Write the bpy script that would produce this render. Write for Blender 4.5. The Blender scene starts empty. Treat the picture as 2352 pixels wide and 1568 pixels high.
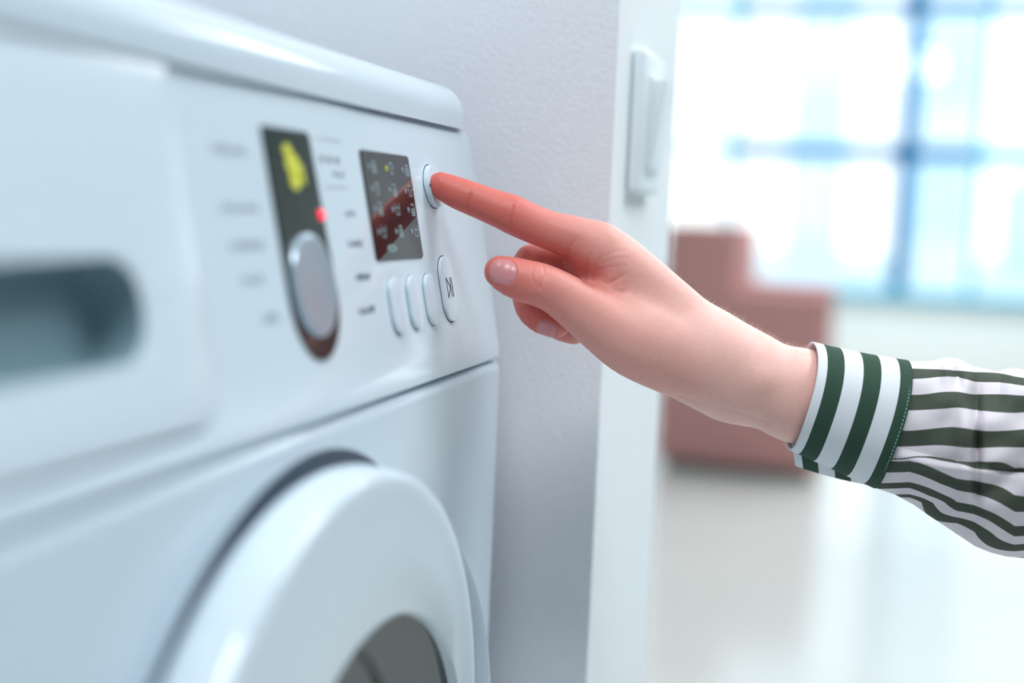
import bpy, bmesh, math, random
import numpy as np
from mathutils import Vector, Matrix
R = math.radians
random.seed(7); rng = np.random.RandomState(5)
SC = bpy.context.scene; COL = SC.collection

# ------------------------------------------------------------------ camera
YAW, PITCH, ROLL, FPX = R(15.75), R(-6.0), R(2.4), 2900.0
CAM = np.array([0.0, -0.205, 0.785])
FWD = np.array([math.cos(YAW)*math.cos(PITCH), math.sin(YAW)*math.cos(PITCH), math.sin(PITCH)])
_r0 = np.array([math.sin(YAW), -math.cos(YAW), 0.0]); _u0 = np.cross(_r0, FWD)
RGT = math.cos(ROLL)*_r0 + math.sin(ROLL)*_u0
UPV = -math.sin(ROLL)*_r0 + math.cos(ROLL)*_u0
FOCUS = 0.662
cd = bpy.data.cameras.new('camera'); cam = bpy.data.objects.new('camera', cd); COL.objects.link(cam)
M = Matrix.Identity(4)
for i in range(3):
    M[i][0] = RGT[i]; M[i][1] = UPV[i]; M[i][2] = -FWD[i]; M[i][3] = CAM[i]
cam.matrix_world = M
cd.sensor_width = 36.0; cd.lens = FPX/2352*36; cd.clip_start = 0.02; cd.clip_end = 200
cd.dof.use_dof = True; cd.dof.focus_distance = FOCUS; cd.dof.aperture_fstop = 2.3
SC.camera = cam

# ------------------------------------------------------------------ world, lights, exposure
def lin(c):
    return tuple(((v/255)/12.92 if v/255 <= 0.04045 else ((v/255+0.055)/1.055)**2.4) for v in c)
w = bpy.data.worlds.new('world'); SC.world = w; w.use_nodes = True
nt = w.node_tree; bg = nt.nodes['Background']
tc = nt.nodes.new('ShaderNodeTexCoord'); sep = nt.nodes.new('ShaderNodeSeparateXYZ'); rp = nt.nodes.new('ShaderNodeValToRGB')
nt.links.new(tc.outputs['Generated'], sep.inputs[0]); nt.links.new(sep.outputs['Z'], rp.inputs[0]); nt.links.new(rp.outputs[0], bg.inputs[0])
rp.color_ramp.elements[0].position = 0.0; rp.color_ramp.elements[0].color = (0.96, 0.985, 1.0, 1)
rp.color_ramp.elements[1].position = 0.7; rp.color_ramp.elements[1].color = (0.74, 0.89, 1.0, 1)
bg.inputs[1].default_value = 3.4
def area(name, loc, target, sx, sy, power, color):
    ld = bpy.data.lights.new(name, 'AREA'); ld.shape = 'RECTANGLE'; ld.size = sx; ld.size_y = sy
    ld.energy = power; ld.color = color
    o = bpy.data.objects.new(name, ld); COL.objects.link(o); o.location = loc
    o.rotation_euler = (Vector(target)-Vector(loc)).to_track_quat('-Z', 'Y').to_euler(); return o
LC = (0.94, 0.975, 1.0)
area('added_overhead_light', (1.55, -1.1, 2.6), (0.9, -0.3, 0.7), 1.2, 0.9, 88, LC)  # unseen light, added to brighten the panel's right side and the wall end
area('added_overhead_light', (-0.30, -0.34, 2.55), (0.35, -0.3, 0.8), 0.9, 0.6, 45, LC)  # unseen light behind the camera, added to lift the grey wall
area('added_overhead_light', (5.2, -0.6, 2.62), (5.2, -0.6, 0), 2.4, 2.4, 195, LC)  # unseen light, added to brighten the far floor and window wall
SC.view_settings.view_transform = 'Standard'; SC.view_settings.look = 'None'
SC.view_settings.gamma = 1; SC.view_settings.use_curve_mapping = False
SC.view_settings.exposure = -0.76
SC.cycles.use_denoising = True
SC.cycles.max_bounces = 8; SC.cycles.diffuse_bounces = 5; SC.cycles.glossy_bounces = 4
SC.cycles.sample_clamp_indirect = 6

# ------------------------------------------------------------------ materials
def mat(name, rgb, rough=0.5, spec=0.5, metal=0.0, emit=None, estr=0.0, coat=0.0):
    m = bpy.data.materials.new(name); m.use_nodes = True
    b = m.node_tree.nodes['Principled BSDF']
    b.inputs['Base Color'].default_value = lin(rgb)+(1,)
    b.inputs['Roughness'].default_value = rough; b.inputs['Metallic'].default_value = metal
    b.inputs['Specular IOR Level'].default_value = spec; b.inputs['Coat Weight'].default_value = coat
    if emit:
        b.inputs['Emission Color'].default_value = lin(emit)+(1,); b.inputs['Emission Strength'].default_value = estr
    return m
def noise_bump(m, scale, dist, strength=1.0, detail=4, vary=0.0, stretch=None):
    nt = m.node_tree; b = nt.nodes['Principled BSDF']
    tc = nt.nodes.new('ShaderNodeTexCoord'); mp = nt.nodes.new('ShaderNodeMapping')
    nt.links.new(tc.outputs['Object'], mp.inputs[0])
    if stretch: mp.inputs['Scale'].default_value = stretch
    n = nt.nodes.new('ShaderNodeTexNoise'); n.inputs['Scale'].default_value = scale; n.inputs['Detail'].default_value = detail
    nt.links.new(mp.outputs[0], n.inputs['Vector'])
    bp = nt.nodes.new('ShaderNodeBump'); bp.inputs['Strength'].default_value = strength; bp.inputs['Distance'].default_value = dist
    nt.links.new(n.outputs[0], bp.inputs['Height']); nt.links.new(bp.outputs[0], b.inputs['Normal'])
    if vary:
        base = b.inputs['Base Color'].default_value[:]
        r = nt.nodes.new('ShaderNodeValToRGB')
        r.color_ramp.elements[0].position = 0.3; r.color_ramp.elements[1].position = 0.7
        r.color_ramp.elements[0].color = tuple(c*(1-vary) for c in base[:3])+(1,)
        r.color_ramp.elements[1].color = tuple(min(1, c*(1+vary)) for c in base[:3])+(1,)
        nt.links.new(n.outputs[0], r.inputs[0]); nt.links.new(r.outputs[0], b.inputs['Base Color'])
    return m
M_white = mat('white_appliance_plastic', (208, 223, 234), 0.13, 0.5)
M_body = mat('white_enamel', (200, 216, 228), 0.13, 0.5)
M_dark = mat('dark_gloss_panel', (22, 34, 36), 0.06, 0.6)
M_disp = mat('display_glass', (26, 26, 32), 0.04, 0.8)
M_gap = mat('dark_joint', (70, 78, 86), 0.7)
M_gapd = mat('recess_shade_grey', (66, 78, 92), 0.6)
M_gapl = mat('light_joint', (168, 178, 188), 0.6)
M_ink = mat('printed_ink', (60, 72, 88), 0.6)
M_inkl = mat('pale_grey_print', (150, 162, 178), 0.6)
M_icon = mat('pale_printed_icon', (165, 190, 192), 0.5)
M_yel = mat('yellow_lit_segments', (185, 190, 60), 0.5, emit=(222, 226, 60), estr=0.4)
M_red = mat('red_lamp', (255, 60, 80), 0.4, emit=(255, 50, 75), estr=1.6)
M_chrome = mat('brushed_knob', (176, 194, 208), 0.28, 0.5, metal=0.55)
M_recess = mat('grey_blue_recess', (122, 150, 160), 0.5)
M_glassd = mat('dark_door_glass', (16, 32, 42), 0.08, 0.3)
M_rubber = mat('black_rubber', (18, 22, 26), 0.45)
M_wall = noise_bump(mat('grey_roller_plaster', (230, 233, 239), 0.85, 0.2), 330, 0.0011, 0.75, 6, 0.03, (1, 1, 1.6))
M_wallw = noise_bump(mat('white_painted_wall', (236, 242, 247), 0.8, 0.25), 180, 0.0006, 0.5, 3)
M_switch = mat('white_switch_plastic', (225, 236, 242), 0.35)
M_shadowline = mat('switch_side', (150, 172, 180), 0.6)
M_room = mat('room_white', (236, 240, 237), 0.7)
M_rear = mat('pale_grey_painted_wall', (205, 210, 214), 0.8)
M_grey = mat('grey_painted_wall', (150, 160, 168), 0.8)
M_floor = noise_bump(mat('polished_pale_floor', (202, 204, 202), 0.16, 0.5), 3, 0.0004, 0.3, 2, 0.02)
M_frame = mat('teal_window_frame', (0, 112, 165), 0.5)
M_framel = mat('pale_teal_window_frame', (78, 178, 204), 0.5)
M_chair = noise_bump(mat('mauve_upholstery', (190, 141, 138), 0.85, 0.2), 60, 0.001, 0.5, 3, 0.03)
M_cleg = mat('dark_plinth', (70, 84, 82), 0.6)
M_ext = mat('pale_blue_facade', (212, 235, 248), 0.7)
M_extw = mat('white_facade', (240, 246, 250), 0.7)
M_ground = mat('pale_paving', (220, 228, 230), 0.8)

# ------------------------------------------------------------------ helpers
def link_bm(name, bm, m, parent=None, smooth=30):
    me = bpy.data.meshes.new(name); bm.normal_update(); bm.to_mesh(me); bm.free()
    for mm in (m if isinstance(m, (list, tuple)) else [m]): me.materials.append(mm)
    o = bpy.data.objects.new(name, me); COL.objects.link(o)
    if smooth:
        me.shade_smooth()
        if hasattr(me, 'set_sharp_from_angle'): me.set_sharp_from_angle(angle=R(smooth))
    if parent: o.parent = parent
    return o
def empty(name, loc, label, cat, group=None):
    o = bpy.data.objects.new(name, None); COL.objects.link(o); o.location = loc; o.empty_display_size = 0.05
    o['label'] = label; o['category'] = cat
    if group: o['group'] = group
    bpy.context.view_layer.update(); return o
def adopt(root, o):          # parent keeping world place
    o.parent = root; o.matrix_parent_inverse = Matrix.Translation(root.location).inverted(); return o
def bx(bm, x0, x1, y0, y1, z0, z1, bev=0.0, seg=3):
    t = bmesh.new()
    vs = [t.verts.new((x, y, z)) for x in (x0, x1) for y in (y0, y1) for z in (z0, z1)]
    for f in ((0,1,3,2),(4,6,7,5),(0,4,5,1),(2,3,7,6),(0,2,6,4),(1,5,7,3)): t.faces.new([vs[i] for i in f])
    bmesh.ops.recalc_face_normals(t, faces=t.faces)
    if bev: bmesh.ops.bevel(t, geom=t.edges[:], offset=bev, segments=seg, profile=0.5, affect='EDGES', clamp_overlap=True)
    me = bpy.data.meshes.new('tmp'); t.to_mesh(me); t.free(); bm.from_mesh(me); bpy.data.meshes.remove(me)
def box(name, x0, x1, y0, y1, z0, z1, m, bev=0.0, seg=3, parent=None):
    bm = bmesh.new(); bx(bm, x0, x1, y0, y1, z0, z1, bev, seg); return link_bm(name, bm, m, parent)
def struct(o): o['kind'] = 'structure'; return o

# ------------------------------------------------------------------ room
struct(box('floor', -2.6, 7.45, -4.2, 3.2, -0.1, 0.0, M_floor))
struct(box('ceiling', -2.6, 7.45, -4.2, 3.2, 2.7, 2.8, M_room))
struct(box('wall_left', -2.6, 7.45, 3.1, 3.2, 0.0, 2.7, M_room))
struct(box('wall_right', -2.6, 7.45, -4.2, -4.1, 0.0, 2.7, M_grey))
struct(box('wall_rear', -2.6, -2.5, -4.1, 3.1, 0.0, 2.7, M_rear))
XW = 7.3
bm = bmesh.new()
bx(bm, XW, XW+0.15, -4.1, 3.1, 0.0, 0.40); bx(bm, XW, XW+0.15, -4.1, 3.1, 2.55, 2.7)
bx(bm, XW, XW+0.15, 2.9, 3.1, 0.40, 2.55); bx(bm, XW, XW+0.15, -4.1, -2.25, 0.40, 2.55)
struct(link_bm('wall_front', bm, M_room, smooth=0))
# window: sill, frame, panes
wf = struct(box('window_1', XW-0.06, XW+0.05, -2.25, 2.9, 0.375, 0.42, M_framel, 0.005))
def bar(y0, y1, z0, z1, m, nm='window_frame'):
    return box(nm, XW-0.02, XW+0.06, y0, y1, z0, z1, m, 0.004, 2, wf)
ys = [2.0, 0.60, -0.36, -2.2, -3.4]
for y, wd, m in ((2.0,.05,M_framel),(1.28,.03,M_framel),(0.60,.045,M_framel),(-0.345,.10,M_frame),(-0.72,.035,M_framel),(-1.6,.04,M_framel),(-2.22,.06,M_frame)):
    bar(y-wd/2, y+wd/2, 0.42, 2.55, m)
yy = [2.9, 2.0, 1.28, 0.60, -0.345, -0.72, -1.6, -2.24]
for k in range(7):
    a, b = yy[k+1], yy[k]
    for z, h, m in ((1.175, .085 if k in (3, 4, 5) else .05, M_frame if k in (3,4) else M_framel), (1.965, .07, M_frame if k in (3,4,5) else M_framel), (2.52,.05,M_framel)):
        bar(a+.01, b-.01, z-h/2, z+h/2, m, 'window_rail')
M_pane = bpy.data.materials.new('window_glass'); M_pane.use_nodes = True
n = M_pane.node_tree; n.nodes.remove(n.nodes['Principled BSDF'])
tr = n.nodes.new('ShaderNodeBsdfTransparent'); gl = n.nodes.new('ShaderNodeBsdfGlossy'); mx = n.nodes.new('ShaderNodeMixShader')
tr.inputs[0].default_value = (0.97, 1, 1, 1); gl.inputs['Roughness'].default_value = 0.02; mx.inputs[0].default_value = 0.05
n.links.new(tr.outputs[0], mx.inputs[1]); n.links.new(gl.outputs[0], mx.inputs[2]); n.links.new(mx.outputs[0], n.nodes['Material Output'].inputs[0])
for k in range(7):
    for z0, z1 in ((.42, 1.14), (1.21, 1.93), (2.0, 2.5)):
        box('window_pane', XW+.018, XW+.024, yy[k+1]+.02, yy[k]-.02, z0, z1, M_pane, parent=wf)
# partition beside the machine
GX, GY = 0.76, -0.049
gw = box('wall_partition', GX, 1.0, GY, 0.70, 0.0, 2.7, [M_wall, M_wallw], 0.0); struct(gw)
me = gw.data
for p in me.polygons:
    p.material_index = 0 if p.normal.x < -0.9 else 1
gw.name = 'wall_side'
bm = bmesh.new(); bx(bm, -1.2, GX, 0.66, 0.76, 0.0, 2.7); struct(link_bm('wall_back', bm, M_wall, smooth=0))
# raised plaster strokes on the grey wall
# exterior
struct(box('terrace_paving', 7.45, 40, -20, 20, -0.3, -0.12, M_ground))

def thing_box(name, label, cat, dims, m, group=None):
    o = box(name, *dims, m); o['label'] = label; o['category'] = cat
    if group: o['group'] = group
    return o
# far buildings beyond the glass
def building(y0, y1, z1, x0, m, label, band):
    t = empty('building', (x0, (y0+y1)/2, -0.12), label, 'building')
    adopt(t, box('facade', x0, x0+3, y0, y1, -0.12, z1, m))
    nfl = max(1, int(z1/2.2))
    for k in range(nfl):
        for j in range(2):
            ya = y0+(y1-y0)*(0.12+0.46*j); yb = ya+(y1-y0)*0.30
            fr = adopt(t, box('window', x0-0.06, x0-0.002, ya, yb, 0.6+k*2.2, 1.9+k*2.2, band))
building(-1.7, -0.5, 9.0, 22, M_extw, 'tall white block seen through the wide pane with pale blue windows', M_ext)
building(0.35, 1.15, 7.0, 20, M_ext, 'narrow pale blue block seen between the two window posts', M_extw)
building(-4.6, -2.6, 1.7, 24, M_ext, 'low pale blue block at the right behind the window', M_extw)

# ------------------------------------------------------------------ armchair
ch = empty('armchair', (4.05, 0.14, 0), 'mauve-brown blocky armchair with tall thick back, standing before the windows', 'armchair')
adopt(ch, box('armrest', 3.86, 3.98, -0.088, 0.408, 0.03, 0.568, M_chair, 0.014))
adopt(ch, box('armrest', 4.44, 4.56, -0.088, 0.408, 0.03, 0.568, M_chair, 0.014))
adopt(ch, box('backrest', 3.865, 4.555, 0.190, 0.412, 0.035, 0.762, M_chair, 0.014))
adopt(ch, box('seat', 3.982, 4.438, -0.08, 0.188, 0.05, 0.42, M_chair, 0.02))
adopt(ch, box('plinth', 3.89, 4.53, -0.06, 0.38, 0.0, 0.032, M_cleg, 0.004))

# ------------------------------------------------------------------ washing machine
ZB = 0.6975; TILT = R(11.5); PH = 0.1335; XL, XR = 0.12, 0.7065
def pan(x, h, o=0.0):        # point on the control panel: x along, h up the slope, o outwards
    return Vector((x, h*math.sin(TILT)-o*math.cos(TILT), ZB+h*math.cos(TILT)+o*math.sin(TILT)))
wm = empty('washing_machine', (0.4132, 0.30, 0), 'white front-loading washing machine with dark display and round dial, against the grey wall', 'washing machine')
def rrect(x0, x1, h0, h1, r, n=6, rs=None):
    rs = rs or (r, r, r, r); out = []           # corners: x1h0, x1h1, x0h1, x0h0
    for (cx, cy, a0, rr) in ((x1, h0, -90, rs[0]), (x1, h1, 0, rs[1]), (x0, h1, 90, rs[2]), (x0, h0, 180, rs[3])):
        sx = -1 if cx == x1 else 1; sy = 1 if cy == h0 else -1
        for k in range(n+1):
            a = R(a0+90*k/n); out.append((cx+sx*rr+rr*math.cos(a), cy+sy*rr+rr*math.sin(a)))
    return out
def slab(name, poly, o0, o1, m, bev=0.0, seg=2, slices=True, hole=None, parent=wm, fn=pan):
    bm = bmesh.new()
    vs = [bm.verts.new((p[0], p[1], 0)) for p in poly]
    if hole:
        es = [bm.edges.new((vs[i], vs[(i+1) % len(vs)])) for i in range(len(vs))]
        hv = [bm.verts.new((p[0], p[1], 0)) for p in hole]
        es += [bm.edges.new((hv[i], hv[(i+1) % len(hv)])) for i in range(len(hv))]
        bmesh.ops.triangle_fill(bm, use_beauty=True, edges=es)
    else:
        bm.faces.new(vs)
    bmesh.ops.recalc_face_normals(bm, faces=bm.faces)
    for f in bm.faces:
        if f.normal.z < 0: f.normal_flip()
    r = bmesh.ops.extrude_face_region(bm, geom=bm.faces[:])
    top = [v for v in r['geom'] if isinstance(v, bmesh.types.BMVert)]
    for v in top: v.co.z = o1-o0
    bmesh.ops.recalc_face_normals(bm, faces=bm.faces)
    if bev:
        es = [e for e in bm.edges if all(v.co.z > (o1-o0)*0.5 for v in e.verts) and len(e.link_faces) == 2
              and abs(e.link_faces[0].normal.dot(e.link_faces[1].normal)) < 0.5]
        bmesh.ops.bevel(bm, geom=es, offset=bev, segments=seg, profile=0.5, affect='EDGES', clamp_overlap=True)
    if slices:
        h0 = min(v.co.y for v in bm.verts); h1 = max(v.co.y for v in bm.verts)
        k = h0+0.012
        while k < h1-0.002:
            bmesh.ops.bisect_plane(bm, geom=bm.verts[:]+bm.edges[:]+bm.faces[:], plane_co=(0, k, 0), plane_no=(0, 1, 0)); k += 0.012
    for v in bm.verts: v.co = fn(v.co.x, v.co.y, o0+v.co.z)
    o = link_bm(name, bm, m); adopt(parent, o) if parent is wm else None
    if parent is not wm and parent is not None:
        o.parent = parent
    return o
def adopt2(part, o): o.parent = part; return o

# cabinet
bm = bmesh.new()
bx(bm, XL, XR+0.020, 0.0, 0.60, 0.03, ZB-0.0008)
bmesh.ops.remove_doubles(bm, verts=bm.verts, dist=1e-6)
ve = [e for e in bm.edges if abs(e.verts[0].co.z-e.verts[1].co.z) > 0.1 and e.verts[0].co.y < .01]
bmesh.ops.bevel(bm, geom=ve, offset=0.028, segments=14, profile=0.5, affect='EDGES')
te = [e for e in bm.edges if all(v.co.z > ZB-.01 for v in e.verts) and any(abs(f.normal.z) < 0.5 for f in e.link_faces)]
bmesh.ops.bevel(bm, geom=te, offset=0.006, segments=5, profile=0.5, affect='EDGES')
adopt(wm, link_bm('cabinet', bm, M_body))
bm = bmesh.new(); bx(bm, XL+0.004, XR-0.004, 0.030, 0.598, ZB-0.0005, 0.832)
adopt(wm, link_bm('cabinet_top', bm, M_body))
bm = bmesh.new(); bx(bm, XL+0.002, XR-0.002, 0.010, 0.06, ZB-0.004, ZB+0.01)
adopt(wm, link_bm('joint', bm, M_gapl))
for fx in (XL+0.05, XR-0.05):
    for fy in (0.05, 0.55):
        bm = bmesh.new(); bmesh.ops.create_cone(bm, cap_ends=True, segments=20, radius1=0.022, radius2=0.018, depth=0.03, matrix=Matrix.Translation((fx, fy, 0.0155)))
        adopt(wm, link_bm('foot', bm, M_rubber))
# lid
bm = bmesh.new()
bx(bm, XL-0.001, XR+0.001, 0.0242, 0.605, 0.8286, 0.8535)
bmesh.ops.remove_doubles(bm, verts=bm.verts, dist=1e-6)
ve = [e for e in bm.edges if abs(e.verts[0].co.z-e.verts[1].co.z) > 0.01]
bmesh.ops.bevel(bm, geom=ve, offset=0.0185, segments=8, profile=0.5, affect='EDGES')
te = [e for e in bm.edges if all(v.co.z > 0.85 for v in e.verts) and any(abs(f.normal.z) < 0.5 for f in e.link_faces)]
bmesh.ops.bevel(bm, geom=te, offset=0.0175, segments=8, profile=0.5, affect='EDGES')
adopt(wm, link_bm('lid', bm, M_white, smooth=40))
# control panel with rounded cut-out for the drawer
x0, x1, h1 = XL, XR, PH-0.0005
cut = rrect(XL-0.01, 0.3785, 0.0115, PH+0.01, 0.014)
drawer_r = 0.016
poly = [(x0, 0.0008), (x1-0.004, 0.0008), (x1, 0.005), (x1+.0012, .03), (x1+.0030, .06), (x1+.0055, .085), (x1+.0062, .105), (x1+.0045, .12), (x1+.001, h1), (0.3805, h1)]
cx_, cy_ = 0.3805-drawer_r, 0.0105+drawer_r
poly += [(cx_+drawer_r*math.cos(R(a)), cy_+drawer_r*math.sin(R(a))) for a in range(0, -91, -15)]
poly += [(x0, 0.0105)]
cp = slab('control_panel', poly, -0.012, 0.0, M_white, 0.0022, 3)
# detergent drawer
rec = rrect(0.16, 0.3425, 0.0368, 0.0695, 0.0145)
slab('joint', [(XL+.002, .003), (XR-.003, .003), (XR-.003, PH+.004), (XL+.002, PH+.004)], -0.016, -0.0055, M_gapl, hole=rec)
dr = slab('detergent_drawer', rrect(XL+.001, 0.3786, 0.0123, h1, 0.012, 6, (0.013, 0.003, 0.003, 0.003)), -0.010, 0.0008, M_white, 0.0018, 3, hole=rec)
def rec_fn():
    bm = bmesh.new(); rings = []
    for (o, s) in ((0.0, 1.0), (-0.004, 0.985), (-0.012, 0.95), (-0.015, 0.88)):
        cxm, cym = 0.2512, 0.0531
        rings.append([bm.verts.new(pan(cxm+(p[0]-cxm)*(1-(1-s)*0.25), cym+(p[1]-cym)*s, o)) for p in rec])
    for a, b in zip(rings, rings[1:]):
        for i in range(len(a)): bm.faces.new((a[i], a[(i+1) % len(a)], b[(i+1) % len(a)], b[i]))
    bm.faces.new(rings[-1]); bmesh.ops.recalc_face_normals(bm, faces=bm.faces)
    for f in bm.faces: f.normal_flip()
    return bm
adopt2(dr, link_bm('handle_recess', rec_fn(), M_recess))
# dial plate
pl = [(0.4421, 0.1165), (0.4430, 0.1175), (0.4825, 0.1175), (0.4843, 0.1155)]
cxk, chk = 0.4655, 0.0545
right = []
for k in range(0, 25):
    a = -math.pi*k/24
    right.append((cxk+0.0225*math.cos(a), chk-0.004+0.0265*math.sin(a)))
pl = [(0.4430, 0.1175)] + [(0.4421, 0.1165)] + right[::-1] + [(0.4843, 0.1155), (0.4825, 0.1175)]
slab('dial_plate', pl[::-1], -0.001, 0.0009, M_dark, 0.0003, 1)
# knob
def disc(name, cx, ch, rx, rh, o0, o1, m, prof, seg=48, parent=wm):
    bm = bmesh.new(); rings = []
    for s, o in prof:
        rings.append([bm.verts.new(pan(cx+rx*s*math.cos(2*math.pi*k/seg), ch+rh*s*math.sin(2*math.pi*k/seg), o0+(o1-o0)*o)) for k in range(seg)])
    for a, b in zip(rings, rings[1:]):
        for i in range(seg): bm.faces.new((a[i], a[(i+1) % seg], b[(i+1) % seg], b[i]))
    bm.faces.new(rings[-1]); bm.faces.new(rings[0][::-1]); bmesh.ops.recalc_face_normals(bm, faces=bm.faces)
    o = link_bm(name, bm, m, smooth=35); adopt(wm, o); return o
disc('dial_knob', 0.4652, 0.0545, 0.0195, 0.0213, 0.0, 0.0028, M_chrome,
     ((1.0, 0), (0.99, .6), (0.97, .85), (0.93, .97), (0.86, 1.0), (0.80, .93), (0.4, .86)))
disc('indicator_lamp', 0.4830, 0.0830, 0.0026, 0.0026, 0.0004, 0.0022, M_red, ((1, 0), (.95, .5), (.6, 1)), 20)
# lit figure on the dial plate (blurred loops)
def ring(bm, cx, ch, r, w_, o0, o1, a0=0, a1=360, n=24, rh=None):
    rh = rh or r
    prev = None
    for k in range(n+1):
        a = R(a0+(a1-a0)*k/n); c, s = math.cos(a), math.sin(a)
        cur = [bm.verts.new(pan(cx+(r+q)*c, ch+(rh+q)*s, o)) for q, o in ((-w_/2, o0), (w_/2, o0), (w_/2, o1), (-w_/2, o1))]
        if prev:
            for i in range(4): bm.faces.new((prev[i], prev[(i+1) % 4], cur[(i+1) % 4], cur[i]))
        prev = cur
def stroke(bm, x0, h0, x1, h1, w_, o0, o1):
    d = Vector((x1-x0, h1-h0)); L = d.length or 1e-9; p = Vector((-d.y, d.x))/L*w_/2
    q = [(x0+p.x, h0+p.y), (x1+p.x, h1+p.y), (x1-p.x, h1-p.y), (x0-p.x, h0-p.y)]
    lo = [bm.verts.new(pan(a, b, o0)) for a, b in q]; hi = [bm.verts.new(pan(a, b, o1)) for a, b in q]
    bm.faces.new(hi); bm.faces.new(lo[::-1])
    for i in range(4): bm.faces.new((lo[i], lo[(i+1) % 4], hi[(i+1) % 4], hi[i]))
def inkobj(name, bm, m, parent=None):
    bmesh.ops.recalc_face_normals(bm, faces=bm.faces); o = link_bm(name, bm, m, smooth=0)
    return adopt(wm, o)
bm = bmesh.new()
ring(bm, 0.4605, 0.1085, 0.0022, 0.0026, .0009, .0014, n=14, rh=.0016)
ring(bm, 0.4635, 0.1030, 0.0038, 0.0042, .0009, .0014, n=18, rh=.0028)
ring(bm, 0.4636, 0.0968, 0.0026, 0.0034, .0009, .0014, n=18, rh=.0022)
stroke(bm, .4625, .1085, .4690, .1050, .0016, .0009, .0014)
stroke(bm, .4705, .1035, .4715, .0955, .0020, .0009, .0014)
inkobj('lit_symbol', bm, M_yel)

# display with its printed icons
disp = slab('display', rrect(0.5370, 0.5988, 0.0622, 0.1136, 0.0022), -0.001, 0.0008, M_disp, 0.0003, 1)
def dkit(x, h, kind, s=1.0):
    """small outline icons printed on the display"""
    b = bmesh.new(); w_ = 0.00032; o0, o1 = 0.0008, 0.00092
    def L(*p):
        for (a, c), (d, e) in zip(p, p[1:]): stroke(b, x+a*s, h+c*s, x+d*s, h+e*s, w_, o0, o1)
    if kind == 'basket':
        L((-.0028, -.003), (.0028, -.003), (.0028, .001), (-.0028, .001), (-.0028, -.003)); L((-.0028, -.001), (.0028, -.001)); L((-.0009, -.003), (-.0009, .001)); L((.0009, -.003), (.0009, .001))
        L((-.0020, .001), (-.0012, .0036), (.0004, .0026), (.0016, .0036), (.0020, .001))
    elif kind == 'shirt':
        L((-.0018, -.003), (.0018, -.003), (.0018, .001), (.0032, .0006), (.0024, .0032), (.0008, .0036), (0, .0026), (-.0008, .0036), (-.0024, .0032), (-.0032, .0006), (-.0018, .001), (-.0018, -.003))
    elif kind == 'rinse':
        L((-.0026, -.0034), (.0026, -.0034), (.0026, .0004), (-.0026, .0004), (-.0026, -.0034)); L((-.0026, -.0016), (.0026, -.0016)); L((-.0009, -.0034), (-.0009, .0004)); L((.0009, -.0034), (.0009, .0004))
        L((-.003, .0036), (-.001, .0024), (.0006, .0038), (.0026, .0020), (.0026, .0004))
    else:
        L((-.003, .0034), (-.0022, -.003), (.0022, -.003), (.003, .0034)); L((-.0026, .001), (.0026, .001))
    return b
cols = (0.5505, 0.5725, 0.5937); rows = (0.1060, 0.0957, 0.0864, 0.0757)
kinds = ['basket', 'shirt', 'rinse', 'tub']
for ci, x in enumerate(cols):
    for ri, h in enumerate(rows):
        o = inkobj('icon', dkit(x, h, kinds[(ri+ci*1) % 4] if ci < 2 else kinds[ri], .84), M_icon)
        o.matrix_parent_inverse = Matrix.Identity(4); adopt2(disp, o)
        lit = (ci == 1 and ri == 0)
        o = disc('status_dot', x-0.0064, h, .0008, .0014, .0008, .0011, M_yel if lit else M_inkl, ((1, 0), (.9, 1)), 12)
        if lit: o['label'] = 'yellow lit dot'
        o.matrix_parent_inverse = Matrix.Identity(4); adopt2(disp, o)
bm = bmesh.new(); ring(bm, .5575, .0678, .0052, .0005, .0008, .00105, n=24, rh=.0014)
for k in range(5): stroke(bm, .5538+k*.0018, .0670, .5538+k*.0018, .0686, .0004, .0008, .00105)
o = inkobj('icon', bm, M_icon); o.matrix_parent_inverse = Matrix.Identity(4); adopt2(disp, o)

# buttons
def stadium(cx, ch, w_, hh, r=None, n=10):
    r = r or w_/2; return rrect(cx-w_/2, cx+w_/2, ch-hh/2, ch+hh/2, r-1e-5, n)
def button(name, cx, ch, w_, hh, o1, bev, r=None, gap=0.0006):
    slab('button_gap', stadium(cx, ch, w_+2*gap, hh+2*gap, None if r is None else r+gap), -.0008, .00012, M_gap)
    return slab(name, stadium(cx, ch, w_, hh, r), -.0006, o1, M_white, bev, 4)
for cx in (0.5522, 0.5762, 0.6000):
    button('option_button', cx, 0.0410, 0.0150, 0.0262, 0.0020, 0.0013, gap=0.0003)
button('play_button', 0.6285, 0.0450, 0.0205, 0.0345, 0.0016, 0.0008)
button('power_button', 0.6290, 0.0992, 0.0235, 0.0225, 0.0030, 0.0010, gap=0.0005)
bm = bmesh.new()
pts = ((.6248, .0508), (.6248, .0402), (.6298, .0456), (.6248, .0508))
for (a, b_), (c, d) in zip(pts, pts[1:]): stroke(bm, a, b_, c, d, .00055, .0016, .0018)
for x in (.6306, .6330): stroke(bm, x, .0508, x, .0405, .00055, .0016, .0018)
o = inkobj('play_pause_symbol', bm, M_ink); o['label'] = 'dark outlined triangle and two bars'
bm = bmesh.new(); ring(bm, .6290, .0992, .0042, .0005, .0030, .0032, -235, 55, 24); stroke(bm, .6290, .0992, .6290, .1045, .0005, .0030, .0032)
inkobj('power_symbol', bm, M_ink)

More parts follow.
